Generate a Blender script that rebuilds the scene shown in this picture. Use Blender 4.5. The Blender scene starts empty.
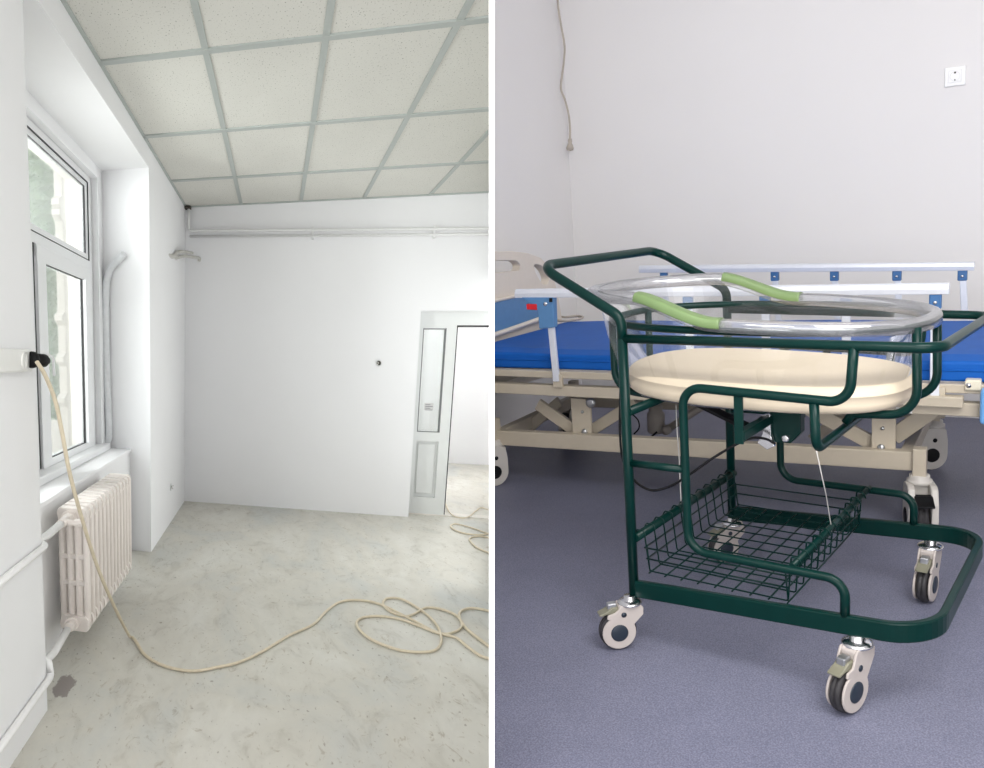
import bpy, bmesh, math, random
from mathutils import Vector, Matrix
random.seed(7)
sc = bpy.context.scene
COL = sc.collection

# ------------------------------------------------------------------ frames
F, CX, CY = 850.0, 492.0, 384.0
CAM = Vector((0, 0, 1.1))
R = Matrix(((0.8468660922, 0.5266434207, -0.0739224541),
            (0.0367843217, -0.1966776395, -0.9797779441),
            (-0.5305325019, 0.8270215314, -0.1859318450)))
RT = R.transposed()
# the left-hand room: slanted plan, its own axes (x right, y depth, z up)
ML = Matrix(((0.9549830234, -0.5539046853, 0.0789633433),
             (0.0195766382, -0.0619697462, -0.9743607217),
             (-0.2960138171, 2.1901819942, -0.2106797931)))
MLi = ML.inverted()
TX, TY, TA = -0.82365, 1.90119, -0.11031
ct, st = math.cos(TA), math.sin(TA)
def fW(p): return Vector(p)
def fL(p): return CAM + RT @ (ML @ Vector(p))
def fT(p):
    x, y, z = p
    return Vector((TX + ct*x - st*y, TY + st*x + ct*y, z))
def fC(p): return CAM + RT @ Vector(p)
def onL(u, v, ax, val):
    r = MLi @ Vector(((u-CX)/F, (v-CY)/F, 1)); return r * (val / r[ax])
def onW(u, v, ax, val):
    r = RT @ Vector(((u-CX)/F, (v-CY)/F, 1)); return CAM + r * ((val - CAM[ax]) / r[ax])
def onT(u, v, ax, val):
    o = CAM - Vector((TX, TY, 0)); r = RT @ Vector(((u-CX)/F, (v-CY)/F, 1))
    rz = lambda a: Vector((ct*a.x + st*a.y, -st*a.x + ct*a.y, a.z))
    o = rz(o); r = rz(r); return o + r * ((val - o[ax]) / r[ax])

# ------------------------------------------------------------------ materials
def mat(name, col, rough=.5, metal=0, var=.04, scale=40, bump=0, spec=.5, coat=0):
    m = bpy.data.materials.new(name); m.use_nodes = True
    nt = m.node_tree; b = nt.nodes['Principled BSDF']
    b.inputs['Roughness'].default_value = rough
    b.inputs['Metallic'].default_value = metal
    b.inputs['Specular IOR Level'].default_value = spec
    b.inputs['Coat Weight'].default_value = coat
    tc = nt.nodes.new('ShaderNodeTexCoord'); n = nt.nodes.new('ShaderNodeTexNoise')
    n.inputs['Scale'].default_value = scale; n.inputs['Detail'].default_value = 3
    nt.links.new(tc.outputs['Object'], n.inputs['Vector'])
    r = nt.nodes.new('ShaderNodeValToRGB')
    a = [c*(1-var) for c in col]; c2 = [min(1, c*(1+var)) for c in col]
    r.color_ramp.elements[0].position = .3; r.color_ramp.elements[1].position = .7
    r.color_ramp.elements[0].color = (*a, 1); r.color_ramp.elements[1].color = (*c2, 1)
    nt.links.new(n.outputs['Fac'], r.inputs['Fac']); nt.links.new(r.outputs['Color'], b.inputs['Base Color'])
    if bump:
        bp = nt.nodes.new('ShaderNodeBump'); bp.inputs['Strength'].default_value = bump
        bp.inputs['Distance'].default_value = .002
        nt.links.new(n.outputs['Fac'], bp.inputs['Height']); nt.links.new(bp.outputs['Normal'], b.inputs['Normal'])
    return m
def s2l(r, g, b): return tuple(((c/255)/12.92 if c/255 <= .04045 else ((c/255+.055)/1.055)**2.4) for c in (r, g, b))

M = {}
M['wallL'] = mat('white_plaster_paint', s2l(245, 245, 246), .85, var=.008, scale=2.2, spec=.2)
M['wallR'] = mat('painted_wall', s2l(238, 236, 235), .8, var=.012, scale=1.2, spec=.2)
M['panelwall'] = mat('partition_paint', s2l(250, 250, 250), .8, var=.01, scale=5, spec=.2)
M['tile'] = None
M['grid'] = mat('grey_grid_metal', s2l(176, 182, 178), .5, var=.02)
M['pvc'] = mat('white_pvc', s2l(238, 239, 240), .35, var=.01)
M['pvc_grey'] = mat('offwhite_panel', s2l(226, 228, 226), .5, var=.02, scale=6)
M['gasket'] = mat('black_gasket', s2l(40, 40, 42), .6)
M['radiator'] = mat('warm_white_enamel', s2l(240, 232, 226), .4, var=.015, scale=30)
M['pipe'] = mat('white_pipe_paint', s2l(236, 236, 235), .4, var=.02)
M['cable'] = mat('cream_cable_sheath', s2l(214, 202, 178), .55, var=.05, scale=60)
M['black'] = mat('black_rubber', s2l(18, 18, 20), .55, var=.1, spec=.2)
M['conduit'] = mat('light_grey_conduit', s2l(222, 224, 226), .5)
M['socket'] = mat('ivory_socket_plastic', s2l(238, 238, 234), .3, var=.01)
M['socketR'] = mat('white_socket_plastic', s2l(246, 246, 246), .3, var=.01)
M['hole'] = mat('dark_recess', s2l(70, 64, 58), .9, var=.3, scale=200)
M['stone'] = mat('pale_stone', s2l(228, 224, 216), .9, var=.05, scale=8)
M['leaf'] = mat('foliage', s2l(146, 170, 136), .8, var=.3, scale=9)
M['bark'] = mat('bark', s2l(90, 78, 62), .9)
M['ground'] = mat('pale_ground', s2l(205, 200, 190), .9)
M['green'] = mat('dark_green_enamel', s2l(0, 41, 37), .3, var=.06, scale=25, coat=0, spec=.22)
M['chrome'] = mat('chrome', (.75, .75, .76), .18, metal=1, var=.02)
M['steel'] = mat('brushed_steel', (.55, .56, .57), .4, metal=1)
M['caster'] = mat('grey_beige_caster_plastic', s2l(188, 179, 173), .4, var=.02)
M['casterW'] = mat('white_caster_plastic', s2l(200, 195, 188), .35, var=.02)
M['hub'] = mat('slate_hub_cap', s2l(36, 46, 58), .4, var=.05)
M['tyre'] = mat('dark_rubber_tyre', s2l(48, 46, 48), .55, var=.1)
M['pedal'] = mat('olive_grey_pedal', s2l(128, 126, 108), .4, var=.04)
M['cream'] = mat('cream_vinyl', s2l(226, 211, 186), .55, var=.02, scale=8, bump=.15)
M['lime'] = mat('lime_green_grip', s2l(114, 138, 90), .4, var=.02)
M['blue'] = mat('royal_blue_vinyl', s2l(22, 90, 174), .55, var=.06, scale=7, bump=.3, spec=.15)
M['beige'] = mat('beige_powder_coat', s2l(192, 181, 162), .4, var=.02)
M['beige_hb'] = mat('cream_moulded_plastic', s2l(226, 216, 203), .4, var=.015)
M['bluepl'] = mat('slate_blue_plastic', s2l(86, 132, 178), .4, var=.03)
M['bluebr'] = mat('blue_bracket_plastic', s2l(60, 106, 156), .4, var=.04)
M['blueft'] = mat('light_blue_plastic', s2l(112, 170, 228), .35, var=.02)
M['alu'] = mat('anodised_aluminium', s2l(226, 229, 236), .35, metal=.25, var=.02)
M['red'] = mat('red_plastic', s2l(214, 30, 40), .4)
M['motor'] = mat('grey_motor_housing', s2l(160, 152, 142), .5)
M['cord'] = mat('white_cord', s2l(200, 198, 192), .7)
M['label'] = mat('paper_label', s2l(214, 214, 212), .6, var=.05, scale=400)
M['ink'] = mat('label_ink', s2l(110, 112, 116), .7, var=.3, scale=900)
M['greycable'] = mat('taupe_cable_sheath', s2l(186, 176, 164), .5)

def ntree(name):
    m = bpy.data.materials.new(name); m.use_nodes = True
    return m, m.node_tree, m.node_tree.nodes['Principled BSDF']
def N(nt, t, **kw):
    n = nt.nodes.new(t)
    for k, v in kw.items():
        if k in n.inputs: n.inputs[k].default_value = v
        else: setattr(n, k, v)
    return n
def ramp(nt, pts):
    r = nt.nodes.new('ShaderNodeValToRGB'); e = r.color_ramp.elements
    while len(e) < len(pts): e.new(.5)
    for i, (p, c) in enumerate(pts): e[i].position = p; e[i].color = (*c, 1)
    return r

def tile_mat():
    m, nt, b = ntree('mineral_fibre_tile'); lk = nt.links.new
    uv = N(nt, 'ShaderNodeUVMap')
    n1 = N(nt, 'ShaderNodeTexNoise', Scale=130.0, Detail=2.0); lk(uv.outputs[0], n1.inputs['Vector'])
    n2 = N(nt, 'ShaderNodeTexNoise', Scale=3.0, Detail=2.0); lk(uv.outputs[0], n2.inputs['Vector'])
    r1 = ramp(nt, [(.29, s2l(160, 160, 150)), (.37, s2l(221, 220, 213))]); lk(n1.outputs['Fac'], r1.inputs['Fac'])
    r2 = ramp(nt, [(.3, (.95, .95, .95)), (.7, (1, 1, 1))]); lk(n2.outputs['Fac'], r2.inputs['Fac'])
    mx = N(nt, 'ShaderNodeMixRGB', blend_type='MULTIPLY'); mx.inputs[0].default_value = 1
    lk(r1.outputs[0], mx.inputs[1]); lk(r2.outputs[0], mx.inputs[2]); lk(mx.outputs[0], b.inputs['Base Color'])
    b.inputs['Roughness'].default_value = .95; b.inputs['Specular IOR Level'].default_value = .1
    return m
M['tile'] = tile_mat()

def concrete():
    m, nt, b = ntree('dusty_concrete_screed'); lk = nt.links.new
    uv = N(nt, 'ShaderNodeUVMap')
    def noise(s, d=5., rough=.6, dist=0.):
        n = N(nt, 'ShaderNodeTexNoise', Scale=s, Detail=d, Roughness=rough, Distortion=dist); lk(uv.outputs[0], n.inputs['Vector']); return n
    big = noise(1.6, 6, .6, .6); r0 = ramp(nt, [(.3, s2l(196, 198, 194)), (.5, s2l(207, 204, 194)), (.7, s2l(218, 217, 210))]); lk(big.outputs['Fac'], r0.inputs['Fac'])
    mid = noise(7, 6, .65, 1.2); r1 = ramp(nt, [(.28, (.80, .79, .77)), (.45, (.97, .97, .97)), (.7, (1.03, 1.03, 1.03))]); lk(mid.outputs['Fac'], r1.inputs['Fac'])
    sp = noise(48, 2, .5); r2 = ramp(nt, [(.27, (.55, .52, .48)), (.33, (1, 1, 1))]); lk(sp.outputs['Fac'], r2.inputs['Fac'])
    dirt = noise(15, 4, .7, 2.0); r3 = ramp(nt, [(.31, (.70, .65, .58)), (.40, (1, 1, 1))]); lk(dirt.outputs['Fac'], r3.inputs['Fac'])
    cur = r0
    for rr, f in ((r1, 1), (r2, .8), (r3, .8)):
        mx = N(nt, 'ShaderNodeMixRGB', blend_type='MULTIPLY'); mx.inputs[0].default_value = f
        lk(cur.outputs[0], mx.inputs[1]); lk(rr.outputs[0], mx.inputs[2]); cur = mx
    # damp grey patch in the screed by the wall
    def spot(cur, c, rad, colr, sy=1.0, edge=.25):
        sub = N(nt, 'ShaderNodeVectorMath', operation='SUBTRACT'); lk(uv.outputs[0], sub.inputs[0]); sub.inputs[1].default_value = (c[0], c[1], 0)
        mul = N(nt, 'ShaderNodeVectorMath', operation='MULTIPLY'); lk(sub.outputs[0], mul.inputs[0]); mul.inputs[1].default_value = (1, sy, 1)
        ln = N(nt, 'ShaderNodeVectorMath', operation='LENGTH'); lk(mul.outputs[0], ln.inputs[0])
        nz = noise(22, 3); ad = N(nt, 'ShaderNodeMath', operation='MULTIPLY_ADD'); lk(nz.outputs['Fac'], ad.inputs[0]); ad.inputs[1].default_value = rad*1.6; lk(ln.outputs['Value'], ad.inputs[2])
        rr = ramp(nt, [(rad*1.75, (1, 1, 1)), (rad*(1.75+edge), (0, 0, 0))]); lk(ad.outputs[0], rr.inputs['Fac'])
        mx = N(nt, 'ShaderNodeMixRGB', blend_type='MIX'); lk(rr.outputs[0], mx.inputs[0]); lk(cur.outputs[0], mx.inputs[1]); mx.inputs[2].default_value = (*colr, 1)
        return mx
    cur = spot(cur, (-.985, 1.378), .048, s2l(148, 141, 137), .9, .12)
    lk(cur.outputs[0], b.inputs['Base Color'])
    b.inputs['Roughness'].default_value = .7; b.inputs['Specular IOR Level'].default_value = .3
    bp = N(nt, 'ShaderNodeBump', Strength=.25, Distance=.004); lk(mid.outputs['Fac'], bp.inputs['Height']); lk(bp.outputs[0], b.inputs['Normal'])
    return m
M['concrete'] = concrete()

def vinyl():
    m, nt, b = ntree('speckled_violet_grey_vinyl'); lk = nt.links.new
    tc = N(nt, 'ShaderNodeTexCoord')
    n1 = N(nt, 'ShaderNodeTexNoise', Scale=280., Detail=2.); lk(tc.outputs['Object'], n1.inputs['Vector'])
    r1 = ramp(nt, [(.3, s2l(100, 102, 120)), (.5, s2l(118, 120, 140)), (.7, s2l(138, 138, 156))]); lk(n1.outputs['Fac'], r1.inputs['Fac'])
    n2 = N(nt, 'ShaderNodeTexNoise', Scale=5., Detail=4., Distortion=.8); lk(tc.outputs['Object'], n2.inputs['Vector'])
    r2 = ramp(nt, [(.3, (.93, .93, .93)), (.7, (1.04, 1.04, 1.04))]); lk(n2.outputs['Fac'], r2.inputs['Fac'])
    mx = N(nt, 'ShaderNodeMixRGB', blend_type='MULTIPLY'); mx.inputs[0].default_value = 1
    lk(r1.outputs[0], mx.inputs[1]); lk(r2.outputs[0], mx.inputs[2]); lk(mx.outputs[0], b.inputs['Base Color'])
    b.inputs['Roughness'].default_value = .42; b.inputs['Specular IOR Level'].default_value = .35
    bp = N(nt, 'ShaderNodeBump', Strength=.08, Distance=.001); lk(n1.outputs['Fac'], bp.inputs['Height']); lk(bp.outputs[0], b.inputs['Normal'])
    return m
M['vinyl'] = vinyl()

def clear(name, tint, gl=1.0, base=.04, haze=0.0, rough=.04):
    m = bpy.data.materials.new(name); m.use_nodes = True; nt = m.node_tree; lk = nt.links.new
    nt.nodes.remove(nt.nodes['Principled BSDF']); out = nt.nodes['Material Output']
    tr = N(nt, 'ShaderNodeBsdfTransparent'); tr.inputs[0].default_value = (*tint, 1)
    g = N(nt, 'ShaderNodeBsdfGlossy'); g.inputs['Roughness'].default_value = rough; g.inputs[0].default_value = (1, 1, 1, 1)
    lw = N(nt, 'ShaderNodeFresnel', IOR=1.46)
    nz = N(nt, 'ShaderNodeTexNoise', Scale=18.); mr = N(nt, 'ShaderNodeMath', operation='MULTIPLY_ADD')
    mr.inputs[1].default_value = .03; mr.inputs[2].default_value = base; lk(nz.outputs['Fac'], mr.inputs[0])
    ad = N(nt, 'ShaderNodeMath', operation='MULTIPLY_ADD', use_clamp=True); lk(lw.outputs[0], ad.inputs[0]); ad.inputs[1].default_value = gl; lk(mr.outputs[0], ad.inputs[2])
    mx = N(nt, 'ShaderNodeMixShader'); lk(ad.outputs[0], mx.inputs[0]); lk(tr.outputs[0], mx.inputs[1]); lk(g.outputs[0], mx.inputs[2])
    cur = mx
    if haze:
        d = N(nt, 'ShaderNodeBsdfDiffuse'); d.inputs[0].default_value = (.9, .9, .92, 1)
        m2 = N(nt, 'ShaderNodeMixShader'); m2.inputs[0].default_value = haze; lk(cur.outputs[0], m2.inputs[1]); lk(d.outputs[0], m2.inputs[2]); cur = m2
    lk(cur.outputs[0], out.inputs[0]); return m
M['glass'] = clear('window_glass', (.96, .98, .97), .6, .01)
M['acryl'] = clear('clear_acrylic', (.955, .96, .965), .55, .01, haze=.025)
M['acryl_rim'] = clear('clear_acrylic_rim', (.92, .925, .94), .8, .06, haze=.10, rough=.07)

# ------------------------------------------------------------------ mesh builder
BEDCLIP = False
class MB:
    def __init__(s, fr=fW): s.v = []; s.f = []; s.sm = []; s.fr = fr; s.uv = []
    def add(s, vs, fs, smooth=False, raw=False):
        o = len(s.v)
        for p in vs:
            s.uv.append((p[0], p[1])); s.v.append(Vector(p) if raw else s.fr(p))
        for f in fs: s.f.append([i+o for i in f]); s.sm.append(smooth)
        return s
    def box(s, a, b):
        x0, y0, z0 = a; x1, y1, z1 = b
        vs = [(x, y, z) for z in (z0, z1) for y in (y0, y1) for x in (x0, x1)]
        return s.add(vs, [(0, 2, 3, 1), (4, 5, 7, 6), (0, 1, 5, 4), (2, 6, 7, 3), (0, 4, 6, 2), (1, 3, 7, 5)])
    def hexa(s, vs): return s.add(vs, [(0, 3, 2, 1), (4, 5, 6, 7), (0, 1, 5, 4), (1, 2, 6, 5), (2, 3, 7, 6), (3, 0, 4, 7)])
    def beam(s, a, b, w, h, up=(0, 0, 1)):
        a = s.fr(a); b = s.fr(b); d = (b-a).normalized(); u = Vector(up); sd = d.cross(u).normalized(); u = sd.cross(d)
        vs = [p + sd*x*w/2 + u*y*h/2 for p in (a, b) for x, y in ((-1, -1), (1, -1), (1, 1), (-1, 1))]
        return s.add(vs, [(0, 3, 2, 1), (4, 5, 6, 7), (0, 1, 5, 4), (1, 2, 6, 5), (2, 3, 7, 6), (3, 0, 4, 7)], raw=True)
    def quad(s, *p): return s.add(p, [tuple(range(len(p)))])
    def sweep(s, pts, sec, closed=False, smooth=True, up=None, raw=False):
        P = [Vector(p) if raw else s.fr(p) for p in pts]
        Q = [P[0]]
        for p in P[1:]:
            if (p-Q[-1]).length > 1e-6: Q.append(p)
        P = Q; n = len(P); rings = []
        T = []
        for i in range(n):
            a = P[i-1] if (i > 0 or closed) else P[i]; b = P[(i+1) % n] if (i < n-1 or closed) else P[i]
            T.append((b-a).normalized())
        if up: nrm = Vector(up)
        else:
            nrm = T[0].orthogonal().normalized()
        for i in range(n):
            if not up and i > 0:
                q = T[i-1].rotation_difference(T[i]); nrm = q @ nrm
            sd = T[i].cross(nrm).normalized(); uu = sd.cross(T[i]).normalized()
            k = 1.0
            if up and 0 < i < n-1:
                c = (P[i]-P[i-1]).normalized().dot((P[i+1]-P[i]).normalized()); k = 1/max(.5, math.sqrt((1+c)/2))
            rings.append([P[i] + sd*a*k + uu*b for a, b in sec])
        m = len(sec); vs = [v for r in rings for v in r]; fs = []
        for i in range(n if closed else n-1):
            for j in range(m):
                fs.append((i*m+j, i*m+(j+1) % m, ((i+1) % n)*m+(j+1) % m, ((i+1) % n)*m+j))
        s.add(vs, fs, smooth, raw=True)
        if not closed:
            s.add(rings[0], [tuple(range(m))], raw=True); s.add(rings[-1], [tuple(reversed(range(m)))], raw=True)
        return s
    def tube(s, pts, r, seg=12, closed=False, raw=False):
        sec = [(r*math.cos(2*math.pi*i/seg), r*math.sin(2*math.pi*i/seg)) for i in range(seg)]
        return s.sweep(pts, sec, closed, raw=raw)
    def lathe(s, base, axis, prof, seg=24, smooth=True):
        """prof: (radius, offset along axis); base/axis in world space"""
        ax = Vector(axis).normalized(); u = ax.orthogonal().normalized(); w = ax.cross(u); b = Vector(base); m = len(prof)
        vs = [b + ax*o + (u*math.cos(2*math.pi*i/seg) + w*math.sin(2*math.pi*i/seg))*r for i in range(seg) for r, o in prof]
        fs = [(i*m+j, i*m+j+1, ((i+1) % seg)*m+j+1, ((i+1) % seg)*m+j) for i in range(seg) for j in range(m-1)]
        return s.add(vs, fs, smooth, raw=True)
    def prism(s, poly, o, u, v, w, t):
        """poly in the u,v plane at o (world), extruded t along w both ways"""
        o, u, v, w = map(Vector, (o, u, v, w)); n = len(poly)
        vs = [o+u*a+v*b-w*t/2 for a, b in poly] + [o+u*a+v*b+w*t/2 for a, b in poly]
        return s.add(vs, [tuple(reversed(range(n))), tuple(range(n, 2*n))] + [(i, (i+1) % n, n+(i+1) % n, n+i) for i in range(n)], raw=True)
    def pieces(s):
        par = list(range(len(s.v)))
        def fd(a):
            while par[a] != a: par[a] = par[par[a]]; a = par[a]
            return a
        for f in s.f:
            for i in f[1:]: par[fd(i)] = fd(f[0])
        key = {}
        # rings of quads that only touch by position are one piece too
        pos = {}
        for i, v in enumerate(s.v):
            k = (round(v.x, 5), round(v.y, 5), round(v.z, 5))
            if k in pos: par[fd(i)] = fd(pos[k])
            else: pos[k] = i
        out = {}
        for f, sm in zip(s.f, s.sm): out.setdefault(fd(f[0]), []).append((f, sm))
        res = []
        for fs in out.values():
            ids = sorted({i for f, _ in fs for i in f}); mp = {i: j for j, i in enumerate(ids)}
            b = MB(); b.v = [s.v[i] for i in ids]; b.uv = [s.uv[i] for i in ids]; b.f = [[mp[i] for i in f] for f, _ in fs]; b.sm = [sm for _, sm in fs]
            res.append(b)
        return res
    def split(s, name, m, parent, **kw):
        return [b.build(name, m, parent, **kw) for b in s.pieces()]
    def build(s, name, m, parent=None, bevel=0, clip=None, solid=0, sub=0, segs=2):
        if clip is None and BEDCLIP: clip = CLIP_R
        me = bpy.data.meshes.new(name)
        if parent: org = Vector(parent['_o'])
        else:
            lo = [min(v[i] for v in s.v) for i in range(3)]; hi = [max(v[i] for v in s.v) for i in range(3)]
            org = Vector(((lo[0]+hi[0])/2, (lo[1]+hi[1])/2, lo[2]))
        me.from_pydata([v-org for v in s.v], [], s.f)
        me.polygons.foreach_set('use_smooth', s.sm)
        uvl = me.uv_layers.new(name='UVMap')
        for l in me.loops: uvl.data[l.index].uv = s.uv[l.vertex_index]
        bm = bmesh.new(); bm.from_mesh(me)
        bmesh.ops.remove_doubles(bm, verts=bm.verts, dist=1e-6)
        if clip:
            p, n = clip
            bmesh.ops.bisect_plane(bm, geom=bm.verts[:]+bm.edges[:]+bm.faces[:], plane_co=p-org, plane_no=n, clear_outer=True)
        bmesh.ops.recalc_face_normals(bm, faces=bm.faces)
        bm.to_mesh(me); bm.free()
        me.materials.append(m)
        o = bpy.data.objects.new(name, me); COL.objects.link(o)
        if parent:
            o.parent = parent; o['_o'] = list(org)
        else: o.location = org; o['_o'] = list(org)
        if bevel:
            b = o.modifiers.new('bevel', 'BEVEL'); b.width = bevel; b.segments = segs; b.limit_method = 'ANGLE'; b.angle_limit = math.radians(40)
        if solid:
            b = o.modifiers.new('solid', 'SOLIDIFY'); b.thickness = solid; b.offset = 0
        if sub:
            b = o.modifiers.new('sub', 'SUBSURF'); b.levels = sub; b.render_levels = sub
        return o
def thing(name, label, cat, loc, group=None):
    o = bpy.data.objects.new(name, None); COL.objects.link(o); o.location = loc; o.empty_display_size = .05
    o['label'] = label; o['category'] = cat; o['_o'] = list(loc)
    if group: o['group'] = group
    bpy.context.view_layer.update()
    return o
def tag(o, label, cat, group=None):
    o['label'] = label; o['category'] = cat
    if group: o['group'] = group
    return o
def struct(o): o['kind'] = 'structure'; return o

def fillet(pts, rads, n=8, closed=False):
    pts = [Vector(p) for p in pts]; out = []; N_ = len(pts)
    if not isinstance(rads, (list, tuple)): rads = [rads]*N_
    for i, p in enumerate(pts):
        if not closed and i in (0, N_-1): out.append(p); continue
        a = pts[i-1]; b = pts[(i+1) % N_]; r = rads[i]
        d1 = (a-p); d2 = (b-p); ang = d1.angle(d2)
        if r < 1e-6 or ang > math.pi-.02: out.append(p); continue
        t = min(r/math.tan(ang/2), d1.length*.49, d2.length*.49); r = t*math.tan(ang/2)
        d1.normalize(); d2.normalize(); c = p + (d1+d2).normalized()*(r/math.sin(ang/2))
        s_ = p+d1*t; e_ = p+d2*t; v0 = s_-c; v1 = e_-c; q = v0.rotation_difference(v1)
        ax, an = q.to_axis_angle()
        for k in range(n+1):
            out.append(c + Matrix.Rotation(an*k/n, 3, ax) @ v0)
    return out
def catmull(pts, n=6, closed=False):
    P = [Vector(p) for p in pts]; out = []
    L = len(P)
    for i in range(L if closed else L-1):
        p0 = P[i-1] if (i > 0 or closed) else P[0]*2-P[1]; p1 = P[i]; p2 = P[(i+1) % L]
        p3 = P[(i+2) % L] if (i+2 < L or closed) else P[-1]*2-P[-2]
        for k in range(n):
            t = k/n
            out.append(.5*((2*p1) + (p2-p0)*t + (2*p0-5*p1+4*p2-p3)*t*t + (3*p1-p0-3*p2+p3)*t**3))
    if not closed: out.append(P[-1])
    return out

CR = RT @ Vector((1, 0, 0))                      # across the view, used for the partition's plane
CLIP_L = (CAM - CR*.0035, CR); CLIP_R = (CAM + CR*.0022, -CR)

# ================================================================== SHELL : dividing partition
b = MB(fC); b.box((-.0053, -4.3, 1.5), (.0044, 4.6, 14)); struct(b.build('wall_partition', M['panelwall']))

# ================================================================== LEFT ROOM
XW, XP, XG = -.989, -1.164, -1.365     # wall face, parapet face, window reveal
YA, YN, YD = 1.263, 2.526, 3.536
ZF, ZC, ZS, ZSILL = -1.423, 1.41, 1.272, -.655
Y0 = .25
# floor
b = MB(fL); b.quad((-1.3, Y0, ZF), (4.2, Y0, ZF), (4.2, 7.2, ZF), (-1.3, 7.2, ZF)); struct(b.build('floor', M['concrete'], clip=CLIP_L))
# ceiling tiles
b = MB(fL)
bx, by, g = -.404, 1.817, .0
xs = [XW] + [bx+.6*k for k in range(0, 8)]; ys = [by-.6*2-.4] + [by+.6*k for k in range(-2, 3)] + [YD]
b.quad((XW-.02, ys[0], ZC), (4.4, ys[0], ZC), (4.4, YD+.02, ZC), (XW-.02, YD+.02, ZC))
struct(b.build('ceiling', M['tile'], clip=CLIP_L))
b = MB(fL)
for x in xs[1:]: b.box((x-.017, ys[0], ZC-.007), (x+.017, YD, ZC+.01))
for y in ys[1:-1]: b.box((XW, y-.013, ZC-.009), (4.4, y+.013, ZC+.01))
b.box((XW, ys[0], ZC-.009), (XW+.02, YD, ZC+.01)); b.box((XW, YD-.016, ZC-.009), (4.4, YD, ZC+.01))
struct(b.build('trim_1', M['grid'], clip=CLIP_L))
# left wall with its deep window niche
b = MB(fL)
q = b.quad
q((XW, Y0, ZF-.05), (XW, YA, ZF-.05), (XW, YA, ZC+.05), (XW, Y0, ZC+.05))
q((XW, YA, ZS), (XW, YN, ZS), (XW, YN, ZC+.05), (XW, YA, ZC+.05))
q((XW, YN, ZF-.05), (XW, YD, ZF-.05), (XW, YD, ZC+.05), (XW, YN, ZC+.05))
q((XW, YA, ZS), (XG, YA, ZS), (XG, YN, ZS), (XW, YN, ZS))            # soffit
q((XW, YN, ZF-.05), (XP, YN, ZF-.05), (XP, YN, ZSILL), (XW, YN, ZSILL))
q((XW, YN, ZSILL), (XG, YN, ZSILL), (XG, YN, ZS), (XW, YN, ZS))
q((XW, YA, ZF-.05), (XP, YA, ZF-.05), (XP, YA, ZSILL), (XW, YA, ZSILL))
q((XW, YA, ZSILL), (XG, YA, ZSILL), (XG, YA, ZS), (XW, YA, ZS))
q((XP, YA, ZF-.05), (XP, YN, ZF-.05), (XP, YN, ZSILL), (XP, YA, ZSILL))
# rebate round the window, seen as a second plaster strip
RY, RZ0, RZ1, XO = 2.455, -.60, 1.195, -1.50
q((XG, YN, ZSILL), (XG, RY, ZSILL), (XG, RY, ZS), (XG, YN, ZS))
q((XG, YA, RZ1), (XG, RY, RZ1), (XG, RY, ZS), (XG, YA, ZS))
q((XG, RY, ZSILL), (XO, RY, ZSILL), (XO, RY, RZ1), (XG, RY, RZ1))
q((XG, YA, RZ1), (XO, YA, RZ1), (XO, RY, RZ1), (XG, RY, RZ1))
struct(b.build('wall_left', M['wallL']))
# outer skin so daylight only enters by the window
b = MB(fL)
b.box((-1.62, -.2, -1.6), (-1.50, YA+.04, 1.6)); b.box((-1.62, RY, -1.6), (-1.50, 3.6, 1.6))
b.box((-1.62, YA, RZ1), (-1.50, RY, 1.6)); b.box((-1.62, YA, -1.6), (-1.50, RY, ZSILL-.02))
struct(b.build('wall_outer', M['stone']))
# sill
b = MB(fL)
n = 16
pts = []
rs = random.Random(3)
for i in range(n+1):
    y = YA+.0 + (YN-YA)*i/n; pts.append((XP+.012+rs.uniform(-.006, .006), y))
for i in range(n):
    (x0, y0), (x1, y1) = pts[i], pts[i+1]
    b.hexa([(XO, y0, ZSILL-.02), (x0, y0, ZSILL-.02), (x1, y1, ZSILL-.02), (XO, y1, ZSILL-.02), (XO, y0, ZSILL), (x0-.004, y0, ZSILL), (x1-.004, y1, ZSILL), (XO, y1, ZSILL)])
sill = struct(b.build('trim_2', M['wallL'], bevel=.003))
b = MB(fL); b.box((XG-.07, YA+.01, ZSILL), (XG+.055, RY+.035, ZSILL+.045)); struct(b.build('trim_3', M['pvc'], bevel=.006))
# window: frame, transom, sashes, panes
XF0, XF1 = -1.475, -1.415
b = MB(fL)
WY0, WY1, WZ0, WZ1 = 1.30, 2.455, -.66, 1.19
def ring(b, x0, x1, y0, y1, z0, z1, w):
    b.box((x0, y0, z0), (x1, y1, z0+w)); b.box((x0, y0, z1-w), (x1, y1, z1)); b.box((x0, y0, z0+w), (x1, y0+w, z1-w)); b.box((x0, y1-w, z0+w), (x1, y1, z1-w))
ring(b, XF0, XF1, WY0, WY1, WZ0, WZ1, .045); b.box((XF0, WY0+.045, .59), (XF1, WY1-.045, .65)); b.box((XF0, 1.765, WZ0+.045), (XF1, 1.815, .59))
win = struct(b.build('window_1', M['pvc'], bevel=.004))
def sash(y0, y1, z0, z1, w, handle=False, x1=-1.395):
    b = MB(fL); ring(b, -1.455, x1, y0, y1, z0, z1, w); s_ = b.build('sash', M['pvc'], win, bevel=.005)
    b = MB(fL); ring(b, -1.437, -1.422, y0+w-.001, y1-w+.001, z0+w-.001, z1-w+.001, .005); b.build('gasket', M['gasket'], s_)
    b = MB(fL); ring(b, -1.42, -1.4135, y0-.007, y1+.003, z0-.004, z1+.004, .006); b.build('seal', M['gasket'], s_)
    b = MB(fL); b.box((-1.432, y0+w-.004, z0+w-.004), (-1.426, y1-w+.004, z1-w+.004)); b.build('pane', M['glass'], s_)
    return s_
sash(1.825, 2.40, -.655, .585, .078)
sash(1.355, 1.755, -.655, .585, .078)
s3 = sash(1.345, 2.41, .648, 1.145, .03, x1=-1.42)
b = MB(fL)
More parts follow.
